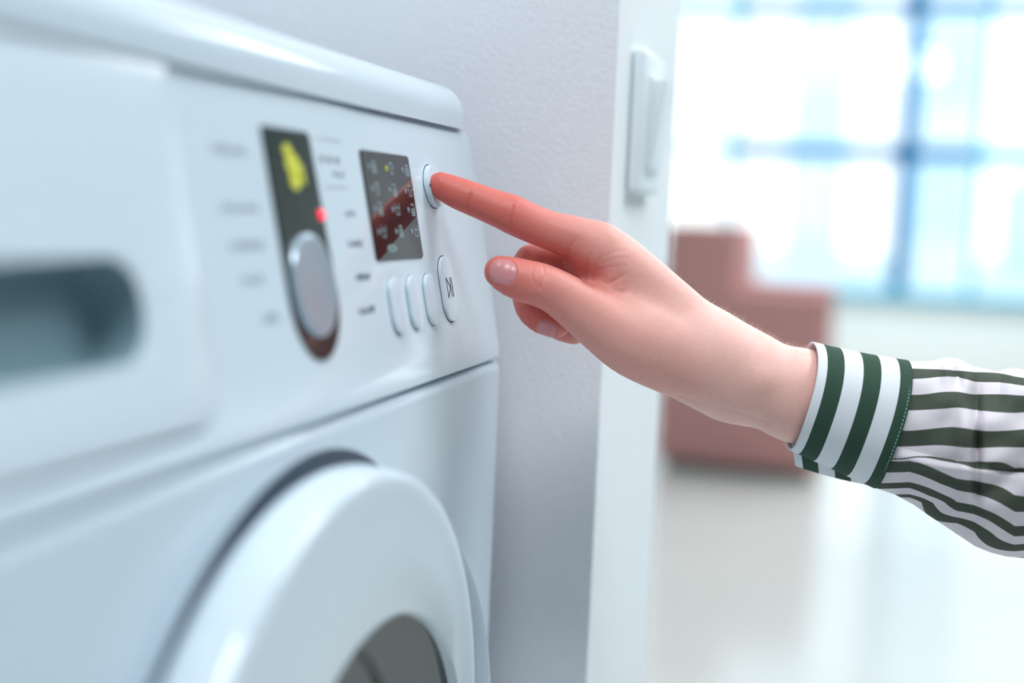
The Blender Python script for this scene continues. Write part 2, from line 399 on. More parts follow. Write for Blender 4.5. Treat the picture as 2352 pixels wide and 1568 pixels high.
# small unreadable print: words as rows of tiny strokes
def word(cx, ch, wd, ht, m, dens=1.0):
    b = bmesh.new(); n = max(3, int(wd/0.0016)); x = cx-wd/2
    for k in range(n):
        xx = x+wd*(k+.5)/n; q = rng.rand()
        stroke(b, xx, ch-ht/2, xx, ch+ht/2*(1 if q > .4 else .35), .0004*dens, 0, .00022)
        if q > .5: stroke(b, xx-.0005, ch+(ht/2 if q > .75 else 0), xx+.0008, ch+(ht/2 if q > .75 else 0), .0004*dens, 0, .00022)
    return inkobj('printed_word', b, m)
for h, wd, cx in ((.1065, .026, .4150), (.0855, .028, .4160), (.0715, .026, .4170), (.0590, .016, .4170), (.0440, .014, .4270)):
    word(cx, h, wd, .0030, M_inkl, 1.5)
for h, wd, cx in ((.1012, .013, .5100), (.0840, .0125, .5160), (.0708, .0155, .5165), (.0558, .0165, .5190), (.0410, .0180, .5175)):
    word(cx, h, wd, .0028, M_ink if h < .075 else M_inkl, 1.2)
for k in range(3):
    bm = bmesh.new(); ring(bm, .4950+k*.0078, .1072, .0012, .0009, 0, .0002, n=12); inkobj('printed_mark', bm, M_ink)
for h in (.1160, .0955):
    bm = bmesh.new(); stroke(bm, .4945, h, .5190, h, .0003, 0, .0002); inkobj('printed_line', bm, M_inkl)

# door
DCX, DCZ = 0.436, 0.530
def lathe(name, prof, m, cx=DCX, cz=DCZ, seg=96, parent=None, closed=False, hole=None):
    """prof: (radius, y, dx, dz)"""
    bm = bmesh.new(); rings = []
    for p in prof:
        r, y = p[:2]; ddx, ddz = p[2:] if len(p) > 2 else (0, 0)
        rings.append([bm.verts.new((cx+ddx+r*math.cos(2*math.pi*k/seg), y, cz+ddz+r*math.sin(2*math.pi*k/seg))) for k in range(seg)])
    if closed: rings.append(rings[0])
    for a, b in zip(rings, rings[1:]):
        for i in range(seg): bm.faces.new((a[i], a[(i+1) % seg], b[(i+1) % seg], b[i]))
    if not closed: bm.faces.new(rings[-1])
    bmesh.ops.recalc_face_normals(bm, faces=bm.faces)
    o = link_bm(name, bm, m, smooth=50); adopt(wm, o); return o
lathe('door_recess_shade', [(.1482, .0004), (.1478, -.0004), (.146, -.0006), (.139, -.0006)], M_gapd, cx=.4462, cz=.5388)  # flat dark disc, shade of the gap behind the door put into its colour
bm = bmesh.new(); rg = []; SEG = 120
for k in range(SEG):
    a = 2*math.pi*k/SEG; p_ = 0.003+0.017*max(0, math.cos(a-0.1))**1.3; ca_, sa = math.cos(a), math.sin(a)
    rg.append([bm.verts.new((.478+r*ca_, -y*p_+.002*(1-y), .492+r*sa)) for r, y in ((.1745, 0), (.1730, .35), (.1710, .8), (.1680, 1), (.1650, .95), (.1630, .7), (.1620, 0))])
for k in range(SEG):
    A, Bq = rg[k], rg[(k+1) % SEG]
    for i in range(6): bm.faces.new((A[i], A[i+1], Bq[i+1], Bq[i]))
bmesh.ops.recalc_face_normals(bm, faces=bm.faces); adopt(wm, link_bm('door_surround', bm, M_body, smooth=50))
dprof = [(.140, .001), (.1405, -.002), (.1480, -.0035), (.1520, -.007), (.1535, -.0115), (.1528, -.018), (.1518, -.0250), (.1510, -.0272), (.1498, -.0282), (.1480, -.0285),
         (.1430, -.0278), (.132, -.0262, .010, -.011), (.1180, -.0250, .026, -.030), (.1160, -.0235, .028, -.031), (.1150, -.0200, .028, -.031), (.1120, -.010, .028, -.031)]
lathe('door', dprof, M_white)
lathe('door_glass', [(.1155, -.0205, .028, -.031), (.1100, -.0200, .028, -.031), (.085, -.0190, .028, -.031), (.05, -.0182, .028, -.031), (.02, -.0180, .028, -.031)], M_glassd)
lathe('door_gasket', [(r, y, -.035, -.005) for r, y in ((.1000, -.0184), (.0990, -.0208), (.0958, -.0212), (.0942, -.0196), (.0965, -.0182))], M_rubber, closed=True)

# ------------------------------------------------------------------ light switch on the partition end
sw = empty('light_switch', (0.846, GY, 0.8425), 'white rocker light switch on the narrow white end of the grey wall', 'light switch')
adopt(sw, box('cover_plate', .806, .886, GY-.0085, GY, .7985, .8905, M_switch, .0035, 4))
adopt(sw, box('rocker_frame', .826, .868, GY-.0115, GY-.008, .812, .875, M_switch, .0015, 3))
bm = bmesh.new()
q = [(.8295, .8150), (.8645, .8150), (.8645, .8725), (.8295, .8725)]
lo = [bm.verts.new((a, GY-.0100, c)) for a, c in q]; hi = [bm.verts.new((a, GY-(.0125 if c < .83 else .0195), c)) for a, c in q]
bm.faces.new(lo); bm.faces.new(hi[::-1])
for i in range(4): bm.faces.new((lo[i], lo[(i+1) % 4], hi[(i+1) % 4], hi[i]))
bmesh.ops.recalc_face_normals(bm, faces=bm.faces); bmesh.ops.bevel(bm, geom=bm.edges[:], offset=.0008, segments=2, affect='EDGES')
adopt(sw, link_bm('rocker', bm, M_switch))
#PERSON
# ------------------------------------------------------------------ person: arm, hand, shirt
# The arm is modelled in its own frame: x right, y down, z away, unit = 1/4.38 mm, then set at the button.
U = FOCUS/FPX
def W(P):
    P = np.asarray(P, float); d = FOCUS+P[..., 2]*U
    return CAM + d[..., None]*(FWD + RGT*((P[..., 0]-1176)/FPX)[..., None] - UPV*((P[..., 1]-784)/FPX)[..., None])
def spline(pts, n):
    pts = np.array(pts, float); k = len(pts); out = []
    d = np.r_[0, np.cumsum(np.linalg.norm(np.diff(pts[:, :3], axis=0), axis=1))]
    T = np.zeros_like(pts)
    T[1:-1] = (pts[2:]-pts[:-2])/(d[2:]-d[:-2])[:, None]; T[0] = (pts[1]-pts[0])/(d[1]-d[0]); T[-1] = (pts[-1]-pts[-2])/(d[-1]-d[-2])
    for s in np.linspace(0, d[-1], n):
        i = min(k-2, max(0, np.searchsorted(d, s, side='right')-1)); h = d[i+1]-d[i]; t = (s-d[i])/h
        out.append((2*t**3-3*t*t+1)*pts[i]+(t**3-2*t*t+t)*h*T[i]+(-2*t**3+3*t*t)*pts[i+1]+(t**3-t*t)*h*T[i+1])
    return np.array(out)
BIG = np.float32(400)
class Chain:
    def __init__(s, pts, zs=1.0, step=16):
        L = sum(math.dist(a[:3], b[:3]) for a, b in zip(pts, pts[1:]))
        s.p = spline(pts, max(2, int(L/step)+1)).astype(np.float32); s.zs = zs
        r = s.p[:, 3].max()+80; s.lo = s.p[:, :3].min(0)-r; s.hi = s.p[:, :3].max(0)+r
    def __call__(s, P):
        out = np.full(len(P), BIG, np.float32)
        m = np.all((P > s.lo) & (P < s.hi), axis=1)
        if not m.any(): return out
        Q = P[m].copy(); zs = s.zs; Q[:, 2] *= zs; best = np.full(len(Q), BIG, np.float32)
        for a, b in zip(s.p, s.p[1:]):
            A = a[:3]*np.array([1, 1, zs], np.float32); Bv = b[:3]*np.array([1, 1, zs], np.float32)
            d = Bv-A; L2 = max(1e-6, float(d@d)); v = Q-A; t = np.clip(v@d/L2, 0, 1)
            v -= t[:, None]*d; np.minimum(best, np.sqrt((v*v).sum(1))-(a[3]+(b[3]-a[3])*t), out=best)
        out[m] = best; return out
def smin(a, b, k):
    h = np.maximum(k-np.abs(a-b), 0)/k; return np.minimum(a, b)-h*h*k*0.25
def smax(a, b, k): return -smin(-a, -b, k)
# --- bones
index = Chain([(1012,425,-26,30),(1038,437,-26,35),(1074,452,-26,38),(1110,466,-26,39.5),(1150,482,-25,41.5),(1183,496,-24,44.5),(1222,513,-22,44),(1265,530,-20,44.5),(1320,548,-14,50),(1372,570,-6,59)])
palm = [Chain([(1368,572,-4,58),(1400,588,0,64),(1450,628,4,66),(1530,702,16,70),(1612,778,28,76),(1700,852,36,92)]),
        Chain([(1400,618,84,50),(1480,690,84,62),(1570,780,76,74),(1680,860,62,88)], .95),
        Chain([(1418,650,150,44),(1490,720,140,54),(1580,800,118,66),(1680,862,84,80)], .95),
        Chain([(1436,690,205,38),(1500,750,186,46),(1590,820,150,58),(1680,866,104,76)]),
        Chain([(1622,826,44,104),(1660,846,46,101),(1702,864,46,99),(1740,878,46,99),(1780,891,47,101),(1836,909,50,110),(1900,925,56,106),(1980,950,60,104),(2080,978,62,104)], .98)]
web = Chain([(1318,602,24,26),(1350,622,14,34),(1400,648,2,44),(1450,690,-4,62),(1530,770,8,84)])
thumb = Chain([(1149,624,-74,37),(1172,634,-74,45),(1205,645,-73,49),(1240,654,-72,50.5),(1278,671,-68,52),(1325,700,-58,59),(1390,742,-44,72),(1460,779,-26,88),(1540,808,0,96),(1630,840,26,98)], 1.0)
middle = Chain([(1395,622,84,46),(1330,606,84,40),(1262,596,82,36),(1217,601,78,38),(1209,640,64,36),(1211,685,48,34),(1222,714,36,34),(1248,735,26,33),(1280,747,18,29)])
ring_ = Chain([(1418,655,150,42),(1340,640,152,38),(1262,640,150,38),(1245,690,140,34),(1262,730,118,32),(1290,752,98,31),(1318,764,84,27)])
pinky = Chain([(1436,694,205,36),(1370,676,206,33),(1306,670,204,33),(1292,712,190,30),(1308,744,170,28),(1344,756,148,25)])
knob_bumps = []
# creases: polyline in (x,y), depth, width, z range (near side only)
CR = [([(1085,438),(1078,455),(1074,474),(1075,490)], 2.6, 2.2, -200, -28), ([(1183,467),(1178,484),(1173,504),(1173,527)], 3.2, 2.3, -200, -26),
      ([(1165,470),(1160,490),(1158,510)], .8, 2.0, -200, -26),
      ([(1066,448),(1064,462)], .6, 2.0, -200, -26),
      ([(1247,612),(1251,630),(1247,648),(1240,664)], 2.0, 3.0, -200, -85), ([(1226,610),(1222,630),(1226,650),(1234,662)], 1.6, 3.0, -200, -85), ([(1237,640),(1238,656),(1246,668)], 1.4, 2.6, -200, -85),
      ([(1257,598),(1262,620),(1256,640)], 1.0, 3.5, -200, -80),
      ([(1352,588),(1346,612),(1343,640),(1352,660)], 2.4, 5.0, -90, 30), ([(1322,548),(1306,574),(1300,600)], 2.0, 5.0, -90, 10), ([(1300,575),(1288,592)], 1.5, 3.0, -90, 40),
      ([(1380,588),(1372,606),(1360,640),(1366,662)], 1.8, 4.5, -100, 20), ([(1395,655),(1420,640),(1434,630)], 2.0, 4.5, -100, 10), ([(1388,664),(1408,668),(1438,672)], 2.6, 5.0, -130, 10),
      ([(1375,595),(1405,580),(1440,575)], .45, 3.0, -120, 0), ([(1372,607),(1408,594),(1445,592)], .45, 3.0, -120, 0), ([(1366,622),(1400,612),(1440,612)], .45, 3.0, -120, 0),
      ([(1556,905),(1580,915),(1604,930)], 2.0, 3.0, -200, 10), ([(1545,902),(1562,918)], 1.4, 3.0, -200, 10),
      ([(1588,916),(1640,934),(1700,946),(1770,972)], 1.4, 5.0, -200, 20)]
# soft bulges (x, y, z, radius, height)
BU = [(1182,452,-30,30,2.5),(1235,668,-112,34,2.5),(1330,500,-30,60,2.5),(1752,876,-58,44,10),(1395,520,-30,40,3),(1213,565,60,22,2.5),(1040,462,-50,26,2.5),(1130,500,-52,30,2),(1215,530,-50,36,2.5),
      (1415,598,-60,34,4),(1405,640,-58,26,4.5),(1445,640,-60,34,3)]
DI = [(1360,650,-60,30,5),(1545,745,-62,60,5),(1680,900,-60,60,4),(1500,700,-62,34,2),(1342,625,-40,24,5)]
def seg_dist(P, pl):
    best = np.full(len(P), 1e3, np.float32)
    for a, b in zip(pl, pl[1:]):
        A = np.array(a, np.float32); d = np.array(b, np.float32)-A; v = P[:, :2]-A
        t = np.clip(v@d/float(d@d), 0, 1); v = v-t[:, None]*d; np.minimum(best, np.sqrt((v*v).sum(1)), out=best)
    return best
def sdf(P, fine=False):
    f = palm[0](P)
    for c in palm[1:]: f = smin(f, c(P), 46)
    f = smin(f, index(P), 16)
    th = smin(thumb(P), web(P), 40)
    f = smin(f, th, 22)
    m_ = middle(P); r_ = ring_(P); p_ = pinky(P)
    f = smin(f, m_, 9); f = smin(f, smin(r_, p_, 3), 7)
    return f
def detail(P):      # signed offset into the skin: bulges, hollows, creases, nail beds
    f = np.zeros(len(P), np.float32)
    for x, y, z, r, h in BU+[(a, b, c, d, -e) for a, b, c, d, e in DI]:
        d2 = (P[:, 0]-x)**2+(P[:, 1]-y)**2+(P[:, 2]-z)**2; f = f-h*np.exp(-d2/(r*r)*1.4)
    for pl, dep, wd, z0, z1 in CR:
        q = np.array(pl); m = (P[:, 0] > q[:, 0].min()-20) & (P[:, 0] < q[:, 0].max()+20) & (P[:, 1] > q[:, 1].min()-20) & (P[:, 1] < q[:, 1].max()+20) & (P[:, 2] < z1) & (P[:, 2] > z0)
        if m.any():
            d = seg_dist(P[m], pl); ed = np.minimum(*[np.hypot(P[m, 0]-q[e_, 0], P[m, 1]-q[e_, 1]) for e_ in (0, -1)]); g = np.clip(ed/9+.1, 0, 1)*dep*np.exp(-(d/wd)**2)-dep*.12*np.exp(-((d-wd*2.6)/(wd*1.8))**2)
            f[m] += g*np.clip((z1-P[m, 2])/10, 0, 1)
    # nail bed rim on the thumb
    for nl in NAILS:
        c, ax, ay, hw, hh = nl[:5]
        m = (np.abs(P[:, 0]-c[0]) < 60) & (np.abs(P[:, 1]-c[1]) < 60) & (P[:, 2] < nl[5])
        if m.any():
            u = (P[m, 0]-c[0])*ax[0]+(P[m, 1]-c[1])*ax[1]; v = (P[m, 0]-c[0])*ay[0]+(P[m, 1]-c[1])*ay[1]
            rr = (np.abs(u/hw)**2.6+np.abs(v/hh)**2.6)**(1/2.6)
            f[m] += np.where(rr < 1.0, 1.6, 0)*1.0*np.clip((1.06-rr)/.06, 0, 1) - 1.2*np.exp(-((rr-1.12)/.09)**2)
    return f
def unit(a): a = np.array(a, float); return a/np.linalg.norm(a)
# nails: centre, axis u (to tip), axis v, half length, half width, zmax
NAILS = [((1156,624), unit((-1,-.16)), unit((-.16,1)), 31, 29, -70), ((1256,757), unit((.9,.5)), unit((-.5,.9)), 24, 19, 40)]
def surface_nets(lo, hi, st, f):
    ax = [np.arange(lo[i], hi[i]+st, st, dtype=np.float32) for i in range(3)]
    n = [len(a) for a in ax]; F = np.empty(n, np.float32)
    m = 4; cax = [q[::m] for q in ax]; CG = f(np.stack(np.meshgrid(*cax, indexing='ij'), -1).reshape(-1, 3).astype(np.float32)).reshape([len(q) for q in cax])
    near = np.abs(CG) < st*m*1.9
    up = lambda A: np.repeat(np.repeat(np.repeat(A, m, 0), m, 1), m, 2)[:n[0], :n[1], :n[2]]
    nb = near.copy()
    for d in range(3):
        t_ = nb.copy(); t_[tuple(slice(0, -1) if q == d else slice(None) for q in range(3))] |= nb[tuple(slice(1, None) if q == d else slice(None) for q in range(3))]; nb = t_
    F[:] = up(CG); I = np.argwhere(up(nb)); val = np.empty(len(I), np.float32)
    for i in range(0, len(I), 120000):
        J = I[i:i+120000]; val[i:i+120000] = f(np.stack([ax[q][J[:, q]] for q in range(3)], 1))
    F[tuple(I.T)] = val
    S = F < 0
    c = [(i, j, k) for i in (0, 1) for j in (0, 1) for k in (0, 1)]
    sl = lambda A, o: A[o[0]:n[0]-1+o[0], o[1]:n[1]-1+o[1], o[2]:n[2]-1+o[2]]
    cnt = sum(sl(S, o).astype(np.int8) for o in c); act = (cnt > 0) & (cnt < 8)
    I = np.argwhere(act); idx = -np.ones(act.shape, np.int64); idx[act] = np.arange(len(I))
    V = np.zeros((len(I), 3)); N = np.zeros(len(I))
    for a in c:
        for d in range(3):
            if a[d]: continue
            b = list(a); b[d] = 1; b = tuple(b)
            fa = F[tuple((I+a).T)]; fb = F[tuple((I+b).T)]; m = (fa < 0) != (fb < 0)
            t = np.where(m, fa/np.where(m, fa-fb, 1), 0)
            p = np.array(a)+np.outer(t, np.eye(3)[d]); V[m] += p[m]; N[m] += 1
    V = (I+V/N[:, None])*st+np.array([a[0] for a in ax]); Q = []
    for d in range(3):
        e = [0, 0, 0]; e[d] = 1; A = S[:n[0]-e[0], :n[1]-e[1], :n[2]-e[2]]; Bq = S[e[0]:, e[1]:, e[2]:]
        X = np.argwhere(A != Bq); u, v = (d+1) % 3, (d+2) % 3
        ok = (X[:, u] > 0) & (X[:, v] > 0) & (X[:, u] < n[u]-1) & (X[:, v] < n[v]-1); X = X[ok]
        eu = np.eye(3, dtype=int)[u]; ev = np.eye(3, dtype=int)[v]
        q = np.stack([idx[tuple(X.T)], idx[tuple((X-eu).T)], idx[tuple((X-eu-ev).T)], idx[tuple((X-ev).T)]], 1)
        flip = ~A[tuple(X.T)]; q[flip] = q[flip][:, ::-1]; Q.append(q)
    return V, np.concatenate(Q)
def grad(P, f, e=1.5):
    T = np.array([(1,1,1),(1,-1,-1),(-1,1,-1),(-1,-1,1)], np.float32); g = 0; s = 0
    for t in T: v = f((P+t*e).astype(np.float32)); g = g+v[:, None]*t; s = s+v
    return g/(4*e), s/4
V, Q = surface_nets((960, 360, -170), (2200, 1110, 270), 4.0, lambda P: sdf(P, False))
def smooth_pass(V, E, n, lam=.5, mu=-.52):
    dg = np.bincount(E.ravel(), minlength=len(V))[:, None]
    for k in range(n*2):
        A = np.zeros_like(V)
        for d in range(3):
            A[:, d] = np.bincount(E[:, 0], V[E[:, 1], d], len(V))+np.bincount(E[:, 1], V[E[:, 0], d], len(V))
        V = V+(lam if k % 2 == 0 else mu)*(A/dg-V)
    return V
def edges_of(me):
    E = np.empty(len(me.edges)*2, np.int32); me.edges.foreach_get('vertices', E); return E.reshape(-1, 2)
me = bpy.data.meshes.new('tmp'); me.from_pydata(V.tolist(), [], Q[:, ::-1].tolist())
V = smooth_pass(V, edges_of(me), 12); me.vertices.foreach_set('co', V.astype(np.float32).ravel())
bm = bmesh.new(); bm.from_mesh(me)
bmesh.ops.recalc_face_normals(bm, faces=bm.faces)
bmesh.ops.subdivide_edges(bm, edges=bm.edges[:], cuts=1, use_grid_fill=True)
bm.to_mesh(me); bm.free()
V = np.empty(len(me.vertices)*3, np.float32); me.vertices.foreach_get('co', V); V = V.reshape(-1, 3).astype(float)
V = smooth_pass(V, edges_of(me), 4)
me.vertices.foreach_set('co', V.astype(np.float32).ravel()); me.update()
Nn = np.empty(len(V)*3, np.float32); me.vertices.foreach_get('normal', Nn); Nn = Nn.reshape(-1, 3)
V = V.astype(np.float32); V = V-Nn*detail(V)[:, None]
nrm = np.array([0, -math.cos(TILT), math.sin(TILT)]); print('clear of button', ((W(V)-np.array(pan(.6, .1, .003)))@nrm).min()); print('HAND', len(V), 'verts', 'normal check', float((Nn[:, 2]*np.sign(V[:, 2])).mean()))
V = V.astype(np.float32)
# base colour: blood flush at the finger ends and knuckles, pale wrist
pale = np.array(lin((236, 185, 174))); red = np.array(lin((208, 94, 84))); mid = np.array(lin((214, 124, 112)))
t = np.clip((1620-V[:, 0])/520, 0, 1)[:, None]; colr = pale*(1-t)+mid*t
t2 = np.clip((1320-V[:, 0])/200, 0, 1)[:, None]; colr = colr*(1-t2)+(red*.6+mid*.4)*t2
def flush(c, x, y, z, r, a, tgt=red):
    w_ = (a*np.exp(-((V[:, 0]-x)**2+(V[:, 1]-y)**2+(V[:, 2]-z)**2)/(r*r)))[:, None]; return c*(1-w_)+tgt*w_
for args in ((1010,440,-30,60,.8),(1150,650,-70,55,.25),(1190,500,-40,70,.5),(1350,620,0,80,.45),(1400,665,-40,60,.3),(1300,590,40,70,.6),(1240,740,30,70,.7),(1300,570,-30,60,.5),(1500,830,-40,60,.25),(1580,860,-50,50,.2)):
    colr = flush(colr, *args)
P4 = W(V); ms = bpy.data.meshes.new('arm')
me.vertices.foreach_set('co', P4.astype(np.float32).ravel()); me.update(); me.name = 'arm'
ca = me.color_attributes.new('skin', 'FLOAT_COLOR', 'POINT'); ca.data.foreach_set('color', np.c_[colr, np.ones(len(V))].astype(np.float32).ravel())
M_skin = mat('skin', (220, 160, 145), 0.48, 0.42)
nt = M_skin.node_tree; b = nt.nodes['Principled BSDF']; at = nt.nodes.new('ShaderNodeAttribute'); at.attribute_name = 'skin'
noise_bump(M_skin, 1100, 0.0002, 0.6, 4)
n2 = nt.nodes.new('ShaderNodeTexNoise'); n2.inputs['Scale'].default_value = 90; n2.inputs['Detail'].default_value = 4
mr = nt.nodes.new('ShaderNodeMapRange'); mr.inputs[3].default_value = 0.93; mr.inputs[4].default_value = 1.07
nt.links.new(n2.outputs[0], mr.inputs[0]); vm = nt.nodes.new('ShaderNodeVectorMath'); vm.operation = 'SCALE'
nt.links.new(at.outputs['Color'], vm.inputs[0]); nt.links.new(mr.outputs[0], vm.inputs['Scale']); nt.links.new(vm.outputs[0], b.inputs['Base Color'])
b.inputs['Subsurface Weight'].default_value = 0.15; b.inputs['Subsurface Radius'].default_value = (1.0, 0.35, 0.2); b.inputs['Subsurface Scale'].default_value = 0.004
me.materials.append(M_skin); me.shade_smooth()
arm = bpy.data.objects.new('body', me); COL.objects.link(arm)
person = empty('person', W([2100, 980, 50]).tolist(), 'person in green and white striped shirt, reaching in, index finger on the power button', 'person')
adopt(person, arm)
# nails: plates laid on the skin
M_nail = mat('fingernail', (208, 138, 140), 0.3, 0.5); M_nail.node_tree.nodes['Principled BSDF'].inputs['Subsurface Weight'].default_value = 0.2; M_nail.node_tree.nodes['Principled BSDF'].inputs['Subsurface Scale'].default_value = 0.002
M_nailw = mat('nail_tip', (236, 206, 200), 0.3, 0.5)
for ni, (c, au, av, hw, hh, zm) in enumerate(NAILS):
    nr, na = 12, 48; P = [(0.0, 0.0)]; 
    for i in range(1, nr+1):
        for k in range(na):
            a = 2*math.pi*k/na; cc, ss = math.cos(a), math.sin(a); q = (abs(cc)**2.6+abs(ss)**2.6)**(-1/2.6); P.append((hw*q*cc*i/nr, hh*q*ss*i/nr))
    P = np.array(P); G = np.zeros((len(P), 3), np.float32); G[:, :2] = np.array(c)+P[:, :1]*au+P[:, 1:]*av; G[:, 2] = -160 if ni == 0 else -60
    for it in range(60): G[:, 2] += np.clip(sdf(G, False), -3, 12)*.8
    g, _ = grad(G, lambda q: sdf(q, False)); g /= np.linalg.norm(g, axis=1)[:, None]
    rr = np.linalg.norm(P/np.array([hw, hh]), axis=1); rise = 0.5+0.8*np.clip(P[:, 0]/hw, 0, 1)
    top = W(G+g*(rise-np.clip(rr-.9, 0, 1)*6)[:, None]); bmn = bmesh.new(); vs = [bmn.verts.new(p) for p in top]
    for k in range(na): bmn.faces.new((vs[0], vs[1+k], vs[1+(k+1) % na]))
    for i in range(nr-1):
        for k in range(na):
            a, b2 = 1+i*na+k, 1+i*na+(k+1) % na; bmn.faces.new((vs[a], vs[a+na], vs[b2+na], vs[b2]))
    bmesh.ops.recalc_face_normals(bmn, faces=bmn.faces)
    adopt(person, link_bm('fingernail', bmn, M_nail, smooth=60))
# fine hairs along the top of the forearm
vs, fs = [], []
HP = np.stack([1550+312*rng.rand(640)**.7, np.full(640, 560.0), 52+rng.uniform(-22, 60, 640)], 1).astype(np.float32)
for it in range(40): HP[:, 1] += sdf(HP)*.8
for k in range(640):
    z = HP[k, 2]; p = HP[k:k+1]
    L = rng.uniform(7, 19); dx = rng.uniform(.2, .9); pts = [p[0]+np.array([dx*L*t*(.4+t), -L*t*(1-.35*t), rng.uniform(-1, 1)*2*t]) for t in (0, .35, .7, 1.0)]
    base = len(vs)
    for j, q in enumerate(pts):
        r = .30*(1-j/3.4)
        for a in (0, 2.1, 4.2): vs.append(W(q+np.array([r*math.cos(a), 0, r*math.sin(a)])).tolist())
    for j in range(3):
        for a in range(3): fs.append((base+j*3+a, base+j*3+(a+1) % 3, base+j*3+3+(a+1) % 3, base+j*3+3+a))
mh = bpy.data.meshes.new('arm_hair'); mh.from_pydata(vs, [], fs); mh.materials.append(mat('fine_hair', (232, 210, 192), 0.5))
oh = bpy.data.objects.new('arm_hair', mh); COL.objects.link(oh); oh['kind'] = 'stuff'; adopt(person, oh)

# --- shirt
def cloth(name, GREEN=(52, 76, 64), WHITE=(222, 226, 232)):
    m = mat(name, WHITE, 0.85, 0.2); nt = m.node_tree; b = nt.nodes['Principled BSDF']
    uv = nt.nodes.new('ShaderNodeUVMap'); sp = nt.nodes.new('ShaderNodeSeparateXYZ'); nt.links.new(uv.outputs[0], sp.inputs[0])
    fr = nt.nodes.new('ShaderNodeMath'); fr.operation = 'FRACT'; nt.links.new(sp.outputs['Y'], fr.inputs[0])
    rp = nt.nodes.new('ShaderNodeValToRGB'); e = rp.color_ramp.elements
    e[0].position = 0; e[0].color = lin(WHITE)+(1,); e[1].position = .495; e[1].color = lin(WHITE)+(1,)
    for p_, c_ in ((.505, GREEN), (.992, GREEN), (1.0, WHITE)):
        q = e.new(p_); q.color = lin(c_)+(1,)
    nt.links.new(fr.outputs[0], rp.inputs[0]); nt.links.new(rp.outputs[0], b.inputs['Base Color'])
    # weave
    wv = nt.nodes.new('ShaderNodeTexWave'); wv.inputs['Scale'].default_value = 420; wv.inputs['Distortion'].default_value = 2
    tc = nt.nodes.new('ShaderNodeTexCoord'); nt.links.new(tc.outputs['Object'], wv.inputs['Vector'])
    bp = nt.nodes.new('ShaderNodeBump'); bp.inputs['Strength'].default_value = .12; bp.inputs['Distance'].default_value = .00008
    nt.links.new(wv.outputs[0], bp.inputs['Height']); nt.links.new(bp.outputs[0], b.inputs['Normal'])
    b.inputs['Subsurface Weight'].default_value = 0.0
    return m
M_cuff, M_sleeve = cloth('striped_cuff_cloth'), cloth('striped_sleeve_cloth', (74, 82, 72), (222, 215, 222))
def grid_mesh(name, X, uvv, m, closed_v=True, thick=0.0, parent=None):
    n1, n2 = X.shape[:2]; P = W(X.reshape(-1, 3)); faces = []
    nv = n2 if closed_v else n2-1
    for i in range(n1-1):
        for j in range(nv):
            faces.append((i*n2+j, (i+1)*n2+j, (i+1)*n2+(j+1) % n2, i*n2+(j+1) % n2))
    me = bpy.data.meshes.new(name); me.from_pydata(P.tolist(), [], faces); uvl = me.uv_layers.new(name='UVMap')
    li = np.empty(len(me.loops), np.int32); me.loops.foreach_get('vertex_index', li)
    u = uvv.reshape(-1, 2)[li]; uvl.data.foreach_set('uv', u.astype(np.float32).ravel())
    me.materials.append(m); me.shade_smooth(); o = bpy.data.objects.new(name, me); COL.objects.link(o)
    if thick:
        sm = o.modifiers.new('thickness', 'SOLIDIFY'); sm.thickness = thick; sm.offset = 1
    if parent is None: adopt(person, o)
    else: o.parent = parent
    return o
# sleeve
xs = [2006, 2090, 2199, 2330, 2420, 2700]
topy = np.interp
tops = ([1990,2052,2083,2110,2139,2160,2178,2199,2222,2241,2270,2297,2318,2335,2352,2450,2750], [828,829,832,832,831,826,823,826,838,845,851,855,847,848,852,868,890])
bots = ([1990,2010,2059,2101,2136,2189,2241,2276,2311,2352,2450,2750], [1110,1117,1134,1157,1182,1217,1252,1266,1275,1279,1285,1300])
bnd = [(2090, [830,848,872,907,943,988,1025,1052,1053,1057,1083,1107,1120,1134,1141,1150]),
       (2199, [826,852,866,903,940,983,1024,1058,1062,1094,1122,1150,1172,1187,1201,1222]),
       (2330, [848,868,886,908,948,989,1030,1075,1087,1136,1171,1203,1227,1246,1262,1277])]
# boundary index -> phase (white = [k,k+.5), green = [k+.5,k+1))
ph = [0,.5,1,1.5,2,2.5,3,3.5,4.0,4.5,5,5.5,6,6.5,7,7.5]
ph = [0,.5,1,1.5,2,2.5,3,3.5,4.0,4.5,5.0,5.5,6.0,6.5,7.0,7.5]
def phase(x, y):
    a = [np.interp(y, B, ph) for _, B in bnd]; X = [q for q, _ in bnd]
    w0 = np.clip((x-X[0])/(X[1]-X[0]), 0, 1); w1 = np.clip((x-X[1])/(X[2]-X[1]), 0, 1)
    return np.where(x < X[1], a[0]*(1-w0)+a[1]*w0, a[1]*(1-w1)+a[2]*w1)
NX, NA = 300, 400
S = np.linspace(0, 1, NX); X = np.zeros((NX, NA, 3)); UVv = np.zeros((NX, NA, 2))
th_ = np.linspace(0, 2*np.pi, NA, endpoint=False)
WR = [(rng.uniform(.010, .028), rng.choice([-1, 1])*rng.uniform(.02, .075), rng.uniform(0, 6), rng.uniform(.6, 1.5)) for _ in range(8)]
def bump1(v, c, w_): return np.exp(-((v-c)/w_)**2)
